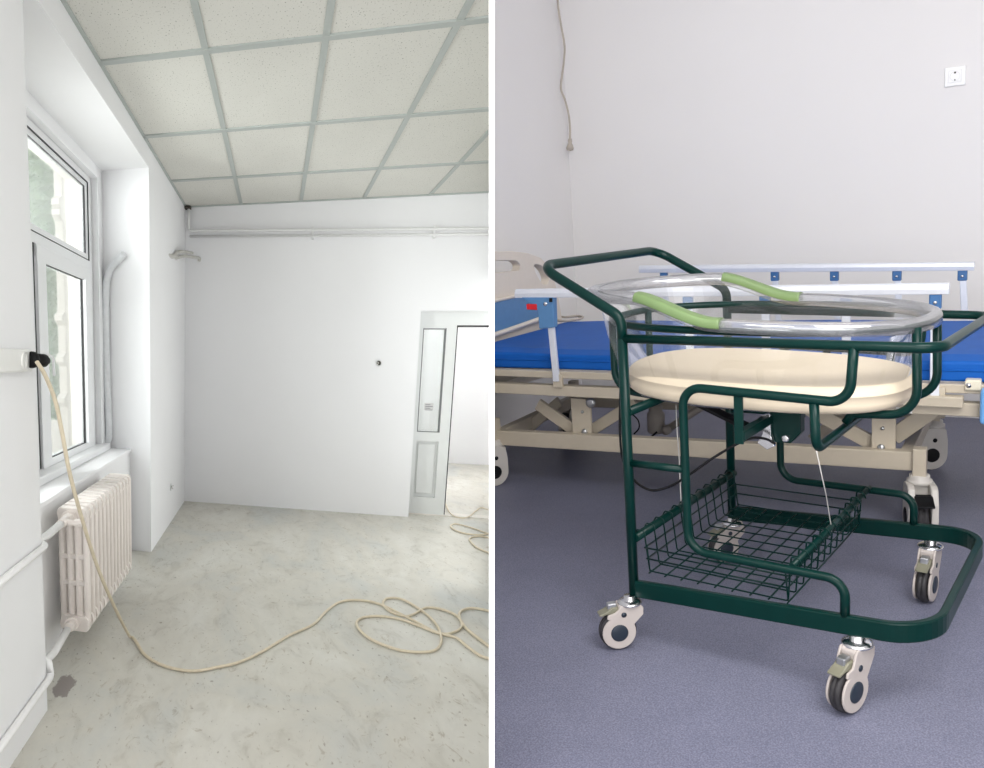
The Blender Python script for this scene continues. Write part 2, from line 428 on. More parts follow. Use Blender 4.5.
hy = onL(44, 362, 0, -1.39).y
b.beam((-1.39, hy, .02), (-1.39, hy, -.05), .016, .01); b.beam((-1.385, hy, .01), (-1.365, hy, .01), .012, .012)
b.tube([fL(p) for p in fillet([(-1.36, hy, .012), (-1.345, hy+.02, 0.0), (-1.35, hy+.035, -.10)], .02)], .007, raw=True)
b.build('window_handle', M['pvc'], win, bevel=.002)

# back wall with the doorway
DX, DZ = 1.381, .445
b = MB(fL); T = .17
def wallbox(b, a, c): b.box(a, c)
b.box((XW-.3, YD, ZF-.05), (DX, YD+T, ZC+.3)); b.box((DX, YD, DZ), (4.4, YD+T, ZC+.3))
b.box((3.05, YD, ZF-.05), (4.6, YD+T, DZ))
struct(b.build('wall_back', M['wallL'], clip=CLIP_L))
# room beyond the doorway
b = MB(fL)
q = b.quad
q((.6, YD+T, ZF-.02), (.6, 6.6, ZF-.02), (.6, 6.6, 1.5), (.6, YD+T, 1.5))
q((.6, 5.6, ZF-.02), (4.6, 5.6, ZF-.02), (4.6, 5.6, 1.5), (.6, 5.6, 1.5))
q((.6, YD+T, 1.2), (4.6, YD+T, 1.2), (4.6, 6.6, 1.2), (.6, 6.6, 1.2))
struct(b.build('wall_next_room', M['wallL'], clip=CLIP_L))
# door: side light panel standing in the opening
b = MB(fL)
PY0, PY1 = 3.615, 3.665
px0, px1 = 1.386, 1.755
b.box((px0, PY0, .325), (2.6, PY1, DZ)); b.box((px0, PY0, ZF), (px0+.06, PY1, .325)); b.box((px1-.095, PY0, ZF), (px1, PY1, .325))
b.box((px0+.06, PY0, ZF), (px1-.095, PY1, -1.255)); b.box((px0+.06, PY0, -.725), (px1-.095, PY1, -.64)); b.box((px0+.06, PY0, .298), (px1-.095, PY1, .325))
door = struct(b.build('door_1', M['pvc_grey'], bevel=.004, clip=CLIP_L))
b = MB(fL); b.box((px0+.06, PY0+.02, -1.255), (px1-.095, PY1-.01, -.725)); b.box((px0+.085, PY0+.012, -1.22), (px1-.12, PY0+.022, -.755)); b.build('door_panel', M['pvc_grey'], door, bevel=.004)
b = MB(fL); b.box((px0+.055, PY0+.02, -.645), (px1-.09, PY0+.028, .3)); b.build('pane', M['glass'], door)
b = MB(fL)
for (xa, xb, za, zb) in ((px0+.058, px0+.066, -.64, .3), (px1-.104, px1-.094, -.64, .3), (px0+.06, px1-.095, .289, .298), (px0+.06, px1-.095, -.64, -.634)): b.box((xa, PY0-.001, za), (xb, PY0+.02, zb))
b.build('gasket', mat('grey_gasket', s2l(120, 122, 122), .6), door)
p = onL(424.5, 403, 1, PY0+.019); r_ = onL(433, 410, 1, PY0+.019)
b = MB(fL); b.box((p.x, PY0+.015, r_.z), (r_.x, PY0+.019, p.z)); lab = b.build('label', M['label'], door)
b = MB(fL)
for k in range(4):
    z = p.z-.012-.016*k; b.box((p.x+.008, PY0+.0142, z-.005), (r_.x-(.008 if k % 2 else .03), PY0+.0152, z))
b.build('print', M['ink'], lab)
b = MB(fL); b.box((px0, PY0-.01, ZF), (3.05, PY1+.01, ZF+.012)); struct(b.build('trim_4', M['stone'], clip=CLIP_L))
b = MB(fL); b.box((px1, PY0+.005, ZF), (px1+.012, PY1, .325)); b.box((px1+.012, PY0+.005, .312), (3.0, PY1, .325)); struct(b.build('trim_5', M['gasket'], clip=CLIP_L))

# twin pipes under the ceiling on the back wall
def upper_pipe(z0, z1, label, r, vert=False):
    b = MB(fL)
    path = [(-.945, YD-.026, ZC-.02), (-.945, YD-.026, z0)] if vert else [(-.93, YD-.026, z0)]
    path += [(3.0, YD-.026, z1)]
    b.tube([fL(p) for p in fillet(path, .03)] , r, 10, raw=True)
    o = b.build('ceiling_pipe', M['pipe'], clip=CLIP_L); tag(o, label, 'pipe')
    for x in (.32, 1.45):
        c = MB(fL); z = z0+(z1-z0)*(x+.94)/3.94
        c.box((x-.012, YD-.03, z-.028), (x+.012, YD, z+.028)); c.build('pipe_clip', M['pipe'], o, bevel=.003)
upper_pipe(1.185, 1.08, 'upper white pipe along the top of the back wall, turning up into the ceiling', .013, True)
upper_pipe(1.135, 1.035, 'lower of two white pipes along the top of the back wall', .012)
# dark gap where the pipe meets the ceiling
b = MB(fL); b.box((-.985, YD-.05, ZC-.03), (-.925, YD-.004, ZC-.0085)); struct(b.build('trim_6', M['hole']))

# cast radiator
RY0, RY1, RZT, RZB = 1.530, 2.075, -.69, -1.295
rad = thing('radiator', 'cream column radiator with many sections mounted below the window', 'radiator', fL((-1.04, 1.8, RZB)))
nsec = 13; pit = (RY1-RY0)/nsec
colx = [-1.095, -1.05, -1.005, -.960]
for i in range(nsec):
    y = RY0 + pit*(i+.5); b = MB(fL); w = pit*.33
    for x in colx:
        pp = fillet([(x, y, RZB+.035), (x, y, RZT-.035)], .02)
        P = [fL(k) for k in pp]
        b.tube(P, .0155, 8, raw=True)
    for zt, s_ in ((RZT, 1), (RZB, -1)):
        prof = [(-1.113, 0), (-1.108, .022), (-1.095, .032), (-.965, .032), (-.95, .022), (-.945, 0), (-.952, -.03), (-.97, -.045), (-1.09, -.045), (-1.107, -.03)]
        vs = [(x, y-w, zt-s_*.032+s_*dz) for x, dz in prof] + [(x, y+w, zt-s_*.032+s_*dz) for x, dz in prof]; n = len(prof)
        b.add(vs, [tuple(range(n)), tuple(range(2*n-1, n-1, -1))] + [(k, (k+1) % n, n+(k+1) % n, n+k) for k in range(n)])
    for z in (-.93, -1.06):
        b.box((-1.115, y-w*.45, z-.012), (-.965, y+w*.45, z+.012))
    b.build('radiator_section', M['radiator'], rad, bevel=.004)
b = MB(fL)
for z in (RZT-.045, RZB+.04):
    b.lathe(fL((-1.04, RY0-.0, z)), fL((0, 1, 0))-fL((0, 0, 0)), [(0, -.05), (.02, -.05), (.024, -.04), (.024, -.01), (.034, -.01), (.034, .02), (0, .02)], 8, False)
    b.lathe(fL((-1.04, RY0, z)), fL((0, 1, 0))-fL((0, 0, 0)), [(.018, 0), (.018, (RY1-RY0)*2.26), (0, (RY1-RY0)*2.26)], 10)
b.build('end_plug', M['radiator'], rad)
b = MB(fL)
b.tube([fL(p) for p in ((-1.04, 1.512, RZT-.045), (-1.04, 1.46, RZT-.045))], .02, 8, raw=True)
b.tube([fL(p) for p in ((-1.055, 1.487, RZT-.045), (-.97, 1.487, RZT-.045))], .014, 8, raw=True)
b.lathe(fL((-.975, 1.487, RZT-.045)), CR, [(0, 0), (.018, 0), (.018, .03), (0, .03)], 8, False)
b.build('radiator_valve', M['radiator'], rad)
def pipe(path, r, label, fil=.03, rough=False):
    b = MB(fL); b.tube([fL(p) for p in fillet(path, fil)], r, 12, raw=True); o = b.build('heating_pipe', M['pipe']); tag(o, label, 'pipe'); return o
pipe([(-1.04, 1.46, RZT-.045), (-1.04, 1.36, RZT-.05), (-1.10, 1.29, RZT-.06)], .0165, 'short white pipe joining the top of the radiator valve', .05)
pipe([(-1.04, 1.49, RZB+.04), (-1.05, 1.40, RZB+.0), (-1.10, 1.30, RZB-.03)], .0165, 'short white pipe leaving the bottom end of the radiator', .05)
pipe([(-.972, .5, -.727), (-.972, 1.268, -.727), (-1.05, 1.268, -.712)], .0135, 'white pipe on the near pier at radiator height, wrapping its edge', .018)
pipe([(-.972, .5, -1.28), (-.972, 1.27, -1.28), (-.985, 1.275, -1.22), (-1.05, 1.272, -1.21)], .0135, 'white pipe low on the near pier just above the floor', .018)

# surface socket on the pier
def sock_face(b, fr, c, ex, ey, ez, r): pass
so = thing('wall_socket', 'ivory surface socket box on the near pier with black plug in it', 'socket', fL((XW, 1.13, -.05)))
b = MB(fL); b.box((XW, 1.03, -.052), (XW+.028, 1.212, .026)); b.build('socket_box', M['socket'], so, bevel=.006)
nx = (fL((0, 1, 0))-fL((0, 0, 0))).cross(fL((0, 0, 1))-fL((0, 0, 0))).normalized(); nx = nx if nx.dot(fL((1, 0, 0))-fL((0, 0, 0))) > 0 else -nx
c = fL((XW+.028, 1.165, -.012))
b = MB(); b.lathe(c, nx, [(.028, 0), (.031, .004), (.024, .005), (.021, -.008), (0, -.008)], 24); b.build('socket_well', M['socket'], so)
b = MB(fL)
for dy in (-.004, .004): b.lathe(c - nx*.0075 + (fL((0, dy, 0))-fL((0, 0, 0))), nx, [(.003, 0), (.003, .001), (0, .001)], 8)
b.build('socket_hole', M['black'], so)
# extension cable with plug
ext = thing('extension_cable', 'long cream extension cable from the pier socket looping over the concrete floor', 'cable', fL((-.6, 1.55, ZF)))
pc = fL((XW+.03, 1.197, -.01)); pd = (fL((XW+.075, 1.238, -.014))-pc); pl = pd.length; pdn = pd.normalized()
b = MB(); b.lathe(pc, pdn, [(0, -.005), (.026, -.005), (.029, .004), (.029, pl*.16), (.018, pl*.2), (.018, pl*.35), (.023, pl*.38), (.023, pl*.78), (.015, pl*.84), (.012, pl), (0, pl)], 16)
b.build('plug', M['black'], ext)
hang = [(37, 362, -.915), (45, 375, -.90), (55, 400, -.885), (62, 432, -.87), (69, 470, -.855), (80, 512, -.84), (95, 560, -.82), (110, 597, -.80)]
pts = [onL(u, v, 0, x) for u, v, x in hang]
def zs(u, v): return onL(240+u/2.667, 480+v/2.667, 2, ZF+.009)
pts += [onL(u, v, 2, ZF+.009) for u, v in ((130, 637), (145, 655), (165, 666), (192, 671), (218, 667))]
loopA = [(0, 485), (60, 457), (130, 415), (195, 385), (230, 350), (265, 326), (310, 320), (370, 330), (450, 368), (530, 408), (572, 405), (592, 388), (578, 362), (535, 344), (495, 341), (465, 357), (440, 363), (402, 351), (382, 331), (392, 316), (432, 318), (480, 345), (520, 380), (537, 420), (526, 450), (488, 459), (420, 452), (345, 422), (312, 388), (322, 369), (370, 363), (430, 372), (480, 390), (530, 409), (575, 420), (605, 443), (640, 468), (668, 477)]
pts += [zs(*p) for p in loopA]
P = catmull(pts, 6)
for p in P: p.z = max(p.z, ZF+.009)
b = MB(fL); b.tube([fL(p) for p in P], .0072, 8, raw=True); b.build('cable', M['cable'], ext, clip=CLIP_L)
b = MB(fL)
c2 = [(690, 440), (672, 447), (640, 425), (603, 395), (585, 365), (592, 348), (622, 342), (672, 352), (700, 372)]
b.tube([fL(p) for p in catmull([zs(*p) for p in c2], 6)], .0078, 8, raw=True)
tag(b.build('cable_loop', M['cable'], clip=CLIP_L), 'half loop of cream cable at the right edge of the concrete floor', 'cable')
b = MB(fL)
c3 = [(690, 205), (672, 197), (632, 180), (612, 157), (640, 150), (680, 158)]
b.tube([fL(p) for p in catmull([zs(*p) for p in c3], 6)], .0075, 8, raw=True)
tag(b.build('cable_loop', M['cable'], clip=CLIP_L), 'tight cable curl on the floor just in front of the doorway', 'cable')
b = MB(fL)
c4 = [(700, 150), (660, 142), (620, 128), (575, 117), (562, 125), (590, 140), (640, 146), (690, 138)]
c5 = [(520, 20), (545, 60), (560, 90), (585, 103), (610, 100), (628, 85), (645, 76), (672, 86), (700, 100)]
b.tube([fL(p) for p in catmull([zs(*p) for p in c4], 6)], .0065, 8, raw=True)
tag(b.build('cable_loop', M['cable'], clip=CLIP_L), 'flat cable coil on the floor beside the door threshold', 'cable')
b = MB(fL); b.tube([fL(p+Vector((0, 0, .008))) for p in catmull([zs(*p) for p in c5], 6)], .006, 8, raw=True)
tag(b.build('cable_loop', M['cable'], clip=CLIP_L), 'thin cable crossing the door threshold from the next room', 'cable')

# conduit hose in the niche
b = MB(fL)
hp = [(124, 254), (116, 262), (109, 272), (106, 290), (106, 330), (107, 370), (108, 400), (109, 425), (108, 440), (103, 449)]
P = [onL(u, v, 1, YN-.014) for u, v in hp]
b.tube([fL(p) for p in catmull(P, 6)], .024, 10, raw=True)
tag(b.build('conduit_hose', M['conduit']), 'pale corrugated conduit running down the niche beside the window', 'conduit')
# little cable stubs in the corner
cs = thing('cable_stub', 'taped white cable ends sticking out high in the room corner', 'cable', fL((-.95, 3.4, .85)))
for path, r in (([(163, 253, -.975), (170, 256, -.97), (176, 256, -.965)], .02), ([(174, 256, -.97), (178, 252, -.96), (186, 252, -.95), (192, 253, -.93)], .014), ([(176, 258, -.97), (184, 256, -.95), (192, 257, -.93), (199, 258, -.9), (199, 261, -.89)], .014)):
    b = MB(fL); P = [onL(u, v, 1, min(3.50, 2.93 + (u-163)*.017)) for i, (u, v, x) in enumerate(path)]
    b.tube([fL(p) for p in catmull(P, 4)], r, 8, raw=True); b.build('cable_end', M['cord'], cs)
def wall_hole(c, n, r, label):
    t = thing('junction_hole', label, 'junction box', c)
    b = MB(); b.lathe(c, n, [(r, 0), (r*1.15, .006), (r*.95, .007), (r*.9, .002), (0, .002)], 16); b.build('rim', M['pvc_grey'], t)
    b = MB(); b.lathe(c, n, [(0, .004), (r*.8, .004)], 14); b.build('recess', M['hole'], t)
    b = MB()
    for k in range(2):
        a = c + n*.004; e = a + n*.02 + Vector((random.uniform(-1, 1)*r*.5, 0, r*(.4-k))); b.tube([a, (a+e)/2+Vector((0, 0, .004)), e], .004, 6, raw=True)
    b.build('wire', M['cord'], t)
nB = (fL((1, 0, 0))-fL((0, 0, 0))).cross(fL((0, 0, 1))-fL((0, 0, 0))).normalized(); nB = nB if nB.dot(fL((0, 1, 0))-fL((0, 0, 0))) < 0 else -nB
wall_hole(fL(onL(379, 363, 1, YD-.001)), nB, .026, 'small round wiring hole in the middle of the back wall')
wall_hole(fL(onL(170.5, 487, 0, XW+.001)), nx, .03, 'dark wiring hole low on the wall between window niche and corner')

# outside: neighbouring wing with moulded stone edge, tree, ground
b = MB(fL)
ex = -2.5
def oy(u, v=300): return onL(u, v, 0, ex).y
e0, e1 = oy(65), oy(110)
b.box((ex-.1, e0, -3), (ex, e1+2.5, 5))
for v in (133, 205, 318, 359, 400, 215, 255):
    z = onL(65, v, 0, ex).z
    b.hexa([(ex-.1, e0-.06, z-.03), (ex, e0-.06, z-.03), (ex, e0, z-.08), (ex-.1, e0, z-.08), (ex-.1, e0-.06, z+.02), (ex, e0-.06, z+.02), (ex, e0, z+.07), (ex-.1, e0, z+.07)])
o = b.build('neighbouring_wing', M['stone']); tag(o, 'pale stone wall edge with moulded bands seen through the window', 'building')
b = MB(fL); b.quad((-9, -2, -2.2), (-1.7, -2, -2.2), (-1.7, 14, -2.2), (-9, 14, -2.2)); struct(b.build('floor_outside', M['ground']))
tr = thing('tree', 'leafy green tree outside the tall window', 'tree', fL((-4.2, 4.6, -2.2)))
b = MB(fL); b.tube([fL((-4.2, 4.6, -2.2)), fL((-4.15, 4.7, -.6)), fL((-4.25, 4.65, .8))], .14, 10, raw=True); b.build('trunk', M['bark'], tr)
b = MB()
rs = random.Random(5)
for k in range(9000):
    u, v = rs.uniform(14, 72), rs.uniform(60, 418)
    if v > 300 and u < 44+ (v-300)*.05: pass
    xx = rs.uniform(-4.9, -3.4)
    c = fL(onL(u, v, 0, xx))
    a = Vector((rs.gauss(0, 1), rs.gauss(0, 1), rs.gauss(0, 1))).normalized(); s_ = a.orthogonal().normalized(); t_ = a.cross(s_)
    L_ = rs.uniform(.05, .1)
    b.add([c+s_*L_, c+t_*L_*.5, c-s_*L_, c-t_*L_*.5], [(0, 1, 2, 3)], raw=True)
lf = b.build('foliage', M['leaf'], tr)

# ================================================================== RIGHT ROOM SHELL
XL, YB = -2.30, 4.6
b = MB(); b.box((-4, -1.6, -.06), (3.2, YB+.2, 0)); struct(b.build('floor_vinyl', M['vinyl'], clip=(CAM+CR*.0022, -CR)))
b = MB(); b.quad((XL, YB, -.05), (3.2, YB, -.05), (3.2, YB, 3.3), (XL, YB, 3.3)); struct(b.build('wall_far', M['wallR']))
b = MB(); b.quad((XL, 1.0, -.05), (XL, YB, -.05), (XL, YB, 3.3), (XL, 1.0, 3.3)); struct(b.build('wall_side', M['wallR'], clip=CLIP_R))
b = MB(); b.quad((2.6, -1.6, -.05), (2.6, YB, -.05), (2.6, YB, 3.3), (2.6, -1.6, 3.3)); struct(b.build('wall_right', M['wallR']))
b = MB(); b.quad((-4, -1.6, 3.1), (3.2, -1.6, 3.1), (3.2, YB, 3.1), (-4, YB, 3.1)); struct(b.build('ceiling_plaster', M['wallR'], clip=CLIP_R))
# socket on the far wall
p0 = onW(945.5, 67, 1, YB); p1 = onW(965, 86, 1, YB); cw = (p0+p1)/2; h = .043
so = thing('wall_socket', 'white square flush socket high on the far wall of the bed room', 'socket', cw)
b = MB(); b.box((cw.x-h, YB-.011, cw.z-h), (cw.x+h, YB, cw.z+h)); b.build('socket_plate', M['socketR'], so, bevel=.004)
b = MB(); b.box((cw.x-h*.62, YB-.014, cw.z-h*.62), (cw.x+h*.62, YB-.009, cw.z+h*.62)); b.build('socket_insert', M['socketR'], so, bevel=.002)
b = MB(); b.lathe((cw.x, YB-.0145, cw.z), (0, -1, 0), [(.021, 0), (.0195, .001), (.0185, -.006), (0, -.006)], 24); b.build('socket_well', M['pvc_grey'], so)
b = MB()
for dx in (-.009, .009): b.lathe((cw.x+dx, YB-.009, cw.z), (0, -1, 0), [(.003, 0), (.003, .0008), (0, .0008)], 8)
b.box((cw.x-.004, YB-.0165, cw.z+.012), (cw.x+.004, YB-.010, cw.z+.019)); b.box((cw.x-.002, YB-.0165, cw.z-.019), (cw.x+.002, YB-.010, cw.z-.013))
b.build('socket_contact', M['hole'], so)
# hanging cable with bulb-like end
hc = thing('hanging_cable', 'thin taupe cable hanging down the wall corner with a connector end', 'cable', onW(570, 150, 1, YB-.12))
P = [onW(u, v, 1, YB-.10) for u, v in ((556, -60), (557, -20), (558, 5), (561, 25), (564.5, 45), (564, 60), (562, 76), (561, 89), (565, 100), (568.5, 114), (570, 128), (570, 139))]
b = MB(); b.tube(catmull(P, 6), .0058, 8, raw=True); b.build('cable', M['greycable'], hc)
e = onW(570, 139, 1, YB-.10)
b = MB(); b.lathe(e, (-.06, 0, -1), [(0, -.002), (.010, -.002), (.012, .012), (.010, .022), (.017, .035), (.021, .05), (.018, .062), (.0, .066)], 16); b.build('connector', M['greycable'], hc)

# ================================================================== casters
UPC = RT @ Vector((0, -1, 0))
def caster(name, parent, base, px_u, ang, r, top, body, pedalm, cover=.90, single=True, brake=True, hwf=.30, cth=.12):
    """base: stem foot (world, z=0); ang: trail direction, 0 = towards the viewer, 90 = to the viewer's left"""
    ray = Vector((RT @ Vector(((px_u-CX)/F, 0, 1)))); ray.z = 0; ray.normalize()
    rt = Vector((ray.y, -ray.x, 0)); a = math.radians(ang)
    u = -ray*math.cos(a) - rt*math.sin(a); z = Vector((0, 0, 1)); w = u.cross(z)
    tr = r*(.72 if single else .40); c = Vector(base) + u*tr + z*r
    hw = r*hwf
    neck = top
    def P(du, dz): return (du, dz)
    prof = []
    # teardrop side cheek in (u,z) round the wheel centre (tr, r)
    cr = r*cover
    R1 = r*.62
    th0, th1 = math.radians(-205), math.radians(58)
    for k in range(19):
        t = th0 + (th1-th0)*k/18; prof.append((tr+cr*math.cos(t), r+cr*math.sin(t)))
    if single: prof += [(tr+r*.62, r+r*.80), (tr+r*.58, r+r*1.02), (tr+r*.20, r+r*1.12), (tr+r*.02, neck-r*.22), (tr-r*.10, neck-r*.02), (-r*.42, neck), (-r*.62, neck-r*.22), (-r*.60, neck-r*.6)]
    else: prof = [(tr+cr*math.cos(t), r+cr*math.sin(t)) for t in [math.radians(a_) for a_ in range(-180, 1, 15)]] + [(tr+cr*.98, r*1.9), (tr+cr*.7, neck-r*.12), (tr+cr*.4, neck), (tr-cr*.5, neck), (tr-cr*.9, neck-r*.2), (tr-cr, r*1.9)]
    b = MB()
    for s_ in (-1, 1): b.prism(prof, Vector(base)+w*s_*(hw+.01*r+cth*r/2), u, z, w, cth*r)
    top_poly = [(tr-r*.02, neck-r*.12), (tr-r*.10, neck-r*.02), (-r*.42, neck), (-r*.62, neck-r*.25), (-r*.60, neck-r*.55), (-r*.2, r*2.08), (tr*.9, r*2.05)]
    b.prism(top_poly, Vector(base), u, z, w, hw*2+.04*r)
    cs_ = b.build(name, body, parent, bevel=.0035*r/.05, segs=3)
    b = MB()
    b.lathe(c - w*hw*.82, w, [(r*.45, 0), (r*.86, 0), (r*.98, hw*.25), (r, hw*.7), (r*.93, hw*.82), (r, hw*.94), (r*.98, hw*1.4), (r*.86, hw*1.64), (r*.45, hw*1.64)], 32)
    b.build('tyre', M['tyre'], cs_)
    b = MB()
    for s_ in (-1, 1):
        b.lathe(c + w*s_*(hw+.01*r+cth*r), w*s_, [(r*.46, -.002), (r*.46, .0016), (r*.40, .003), (0, .003)], 28)
    b.split('hub_cap', M['hub'] if body is M['caster'] else M['black'], cs_)
    b = MB()
    for s_ in (-1, 1):
        b.lathe(Vector(base) + u*(tr*.62) + z*(r*1.98) + w*s_*(hw+.01*r+cth*r), w*s_, [(r*.14, -.002), (r*.14, .0015), (0, .0022)], 16)
    b.split('axle_bolt', M['hub'] if body is M['caster'] else M['black'], cs_)
    b = MB(); o = Vector(base)
    if single:
        b.lathe(o + z*(neck-.004), z, [(0, 0), (r*.60, 0), (r*.64, r*.05), (r*.62, r*.12), (r*.50, r*.18), (r*.36, r*.20), (r*.30, r*.21), (r*.30, r*.42), (0, r*.42)], 28)
        b.build('swivel_cap', M['chrome'], cs_)
    else:
        b.lathe(o + z*(neck-.006), z, [(0, 0), (r*.62, 0), (r*.62, r*.22), (r*.5, r*.26), (r*.5, r*.46), (r*.3, r*.5), (0, r*.5)], 28)
        b.build('swivel_cap', body, cs_)
    if brake:
        b = MB()
        q0 = Vector(base) + u*(tr+r*.28 if single else tr+r*.85) + z*(r*2.06)
        sl = (u*1.0 - z*.10).normalized(); nn = (z*1.0 + u*.10).normalized()
        poly = [(-r*.35, -r*.10), (-r*.35, r*.28), (0, r*.30), (r*.35, r*.14), (r*.72, r*.04), (r*.70, -r*.07), (r*.3, -r*.02)]
        b.prism(poly, q0, sl, nn, w, hw*2.0 if single else hw*2.4); b.build('brake_pedal', pedalm, cs_, bevel=.003*r/.05)
        if single:
            b = MB(); b.prism([(-r*.3, 0), (-r*.3, r*.38), (r*.16, r*.40), (r*.22, 0)], q0+nn*r*.10, sl, nn, w, hw*1.3); b.build('brake_spring', M['steel'], cs_, bevel=.003)
    return cs_

# ================================================================== TROLLEY
W_, L_ = .63, .68
tro = thing('bassinet_trolley', 'dark green tubular steel bassinet trolley on four small casters', 'trolley', fT((.3, .3, 0)))
G = M['green']
for y in (0, W_):
    b = MB(fT); b.tube([(-.010, y, .128), (-.011, y, .80)], .0128, 16); b.build('post', G, tro)
b = MB(fT)
b.tube(fillet([(-.011, 0, .80), (-.011, 0, .852), (-.243, 0, .982), (-.240, W_, .978), (-.011, W_, .852), (-.011, W_, .80)], [0, .06, .055, .055, .06, 0], 12), .0128, 16)
b.build('push_handle', G, tro)
b = MB(fT); b.tube(fillet([(-.006, 0, .800), (.688, 0, .798), (.682, W_, .780), (-.006, W_, .792)], [0, .05, .05, 0], 8), .0110, 14); b.build('upper_rail', G, tro)
sec = [(-.009, -.0225), (.009, -.0225), (.009, .0225), (-.009, .0225)]
b = MB(fT); b.sweep(fillet([(-.018, .0, .150), (.69, 0, .192), (.685, W_, .192), (-.018, W_, .150)], [0, .10, .10, 0], 10), sec, up=(0, 0, 1), smooth=False)
b.build('base_rail', G, tro, bevel=.004)
for y in (0, W_):
    b = MB(fT)
    b.tube(fillet([(.529, y, .80), (.520, y, .677), (.144, y, .690), (.146, y, .283), (.513, y, .283), (.513, y, .200)], [0, .045, .045, .05, .055, 0], 8), .0105, 14)
    b.build('side_bracket', G, tro)
    b = MB(fT); b.tube([(0, y, .486), (.145, y, .487)], .0095, 12); b.build('rung', G, tro)
b = MB(fT); b.tube([(-.004, 0, .617), (-.004, W_, .605)], .0115, 12); b.build('cross_tube', G, tro)
b = MB(fT); b.tube(fillet([(.448, 0, .672), (.452, 0, .570), (.452, W_, .570), (.448, W_, .672)], [0, .03, .03, 0], 6), .0105, 14); b.build('cradle_bar', G, tro)
for y in (0, W_):
    b = MB(fT); b.box((.270, y-.003, .565), (.291, y+.003, .680)); b.build('strap', G, tro, bevel=.001)
b = MB(fT); b.box((.271, 0, .572), (.293, W_, .594)); b.build('cradle_crossbar', G, tro, bevel=.002)
# oval ring under the tub rim and the two lengthwise hoops
OX, OY, OA, OB, OE = .222, .315, .392, .262, 2.5
def sup(t, a, b_, e, cx=OX, cy=OY):
    c, s_ = math.cos(t), math.sin(t)
    return (cx + a*math.copysign(abs(c)**(2/e), c), cy + b_*math.copysign(abs(s_)**(2/e), s_))
ringpts = []
for k in range(96):
    x, y = sup(2*math.pi*k/96, OA, OB, OE); ringpts.append((x, y, .815 - .01*(x-.2)))
b = MB(fT); b.tube(ringpts, .0095, 12, closed=True); b.build('tub_ring', G, tro)
for y in (.2, .405):
    b = MB(fT); b.tube(fillet([(.603, y, .81), (.607, y, .614), (.470, y, .606), (.455, y, .584)], [0, .06, .01, 0], 8), .0100, 14); b.build('tub_hoop', G, tro)
    b = MB(fT); b.tube(fillet([(-.155, y, .815), (-.155, y, .625), (-.004, y, .612)], [0, .06, 0], 8), .0100, 14); b.build('tub_hoop', G, tro)
# tilt mechanism under the tub
b = MB(fT); b.box((.30, .20, .585), (.36, .212, .60)); b.prism([(0, 0), (.075, .0), (.075, -.05), (.05, -.078), (.012, -.078), (0, -.04)], fT((.285, .19, .605)), fT((1, 0, 0))-fT((0, 0, 0)), (0, 0, 1), fT((0, 1, 0))-fT((0, 0, 0)), .03)
b.build('tilt_bracket', G, tro, bevel=.002)
b = MB(fT); b.beam(onT(696, 402, 1, .34), onT(752, 429, 1, .26), .03, .012); b.beam((.20, .36, .585), (.33, .24, .55), .016, .012); b.build('gas_spring', M['black'], tro, bevel=.002)
b = MB(fT)
b.prism([(0, 0), (.02, .005), (.022, -.05), (.03, -.075), (.012, -.085), (-.012, -.07), (.002, -.045)], fT((.272, .165, .595)), fT((1, 0, 0))-fT((0, 0, 0)), (0, 0, 1), fT((0, 1, 0))-fT((0, 0, 0)), .012)
b.lathe(fT((.325, .172, .54)), fT((0, -1, 0))-fT((0, 0, 0)), [(0, 0.006), (.008, .006), (.010, 0), (.010, -.004)], 10); b.build('release_clamp', M['chrome'], tro, bevel=.001)
b = MB(fT); b.prism([(0, 0), (.028, 0), (.028, -.03), (.018, -.045), (.008, -.045), (0, -.03)], fT((.44, .30, .612)), fT((1, 0, 0))-fT((0, 0, 0)), (0, 0, 1), fT((0, 1, 0))-fT((0, 0, 0)), .02)
b.build('pivot_bracket', G, tro, bevel=.002)
b = MB(fT); b.lathe(fT((.454, .288, .595)), fT((0, -1, 0))-fT((0, 0, 0)), [(0, .006), (.006, .006), (.008, 0), (.008, -.004)], 10); b.build('pivot_bolt', M['chrome'], tro)
b = MB(fT)
cab = [(621, 372, .06), (620, 405, .06), (620, 435, .05), (623, 460, .05), (633, 479, .04), (650, 490, .04), (668, 487, .05), (686, 477, .06), (710, 460, .08), (735, 445, .1), (752, 438, .12), (766, 439, .14), (775, 444, .15)]
b.tube(catmull([onT(u, v, 1, y) for u, v, y in cab], 5), .0032, 8); b.build('release_cable', M['black'], tro)
b = MB(fT); a0 = Vector((.0, .27, .30)); 
for (u, v), y in zip(((676, 425), (678, 450), (680, 475), (681, 500)), (.27, .27, .275, .28)): pass
b.tube(catmull([onT(u, v, 1, .26) for u, v in ((676, 405), (677, 430), (679, 455), (680, 480), (681, 501))], 4), .0016, 6); b.build('support_cord', M['cord'], tro)
b = MB(fT); b.tube([(.453, .0, .566), (.43, .14, .42), (.398, .28, .298), (.398, .285, .278)], .0013, 6)
b.lathe(fT((.398, .28, .296)), (0, 0, 1), [(0, -.004), (.004, 0), (0, .004)], 8); b.build('support_cord', M['cord'], tro)
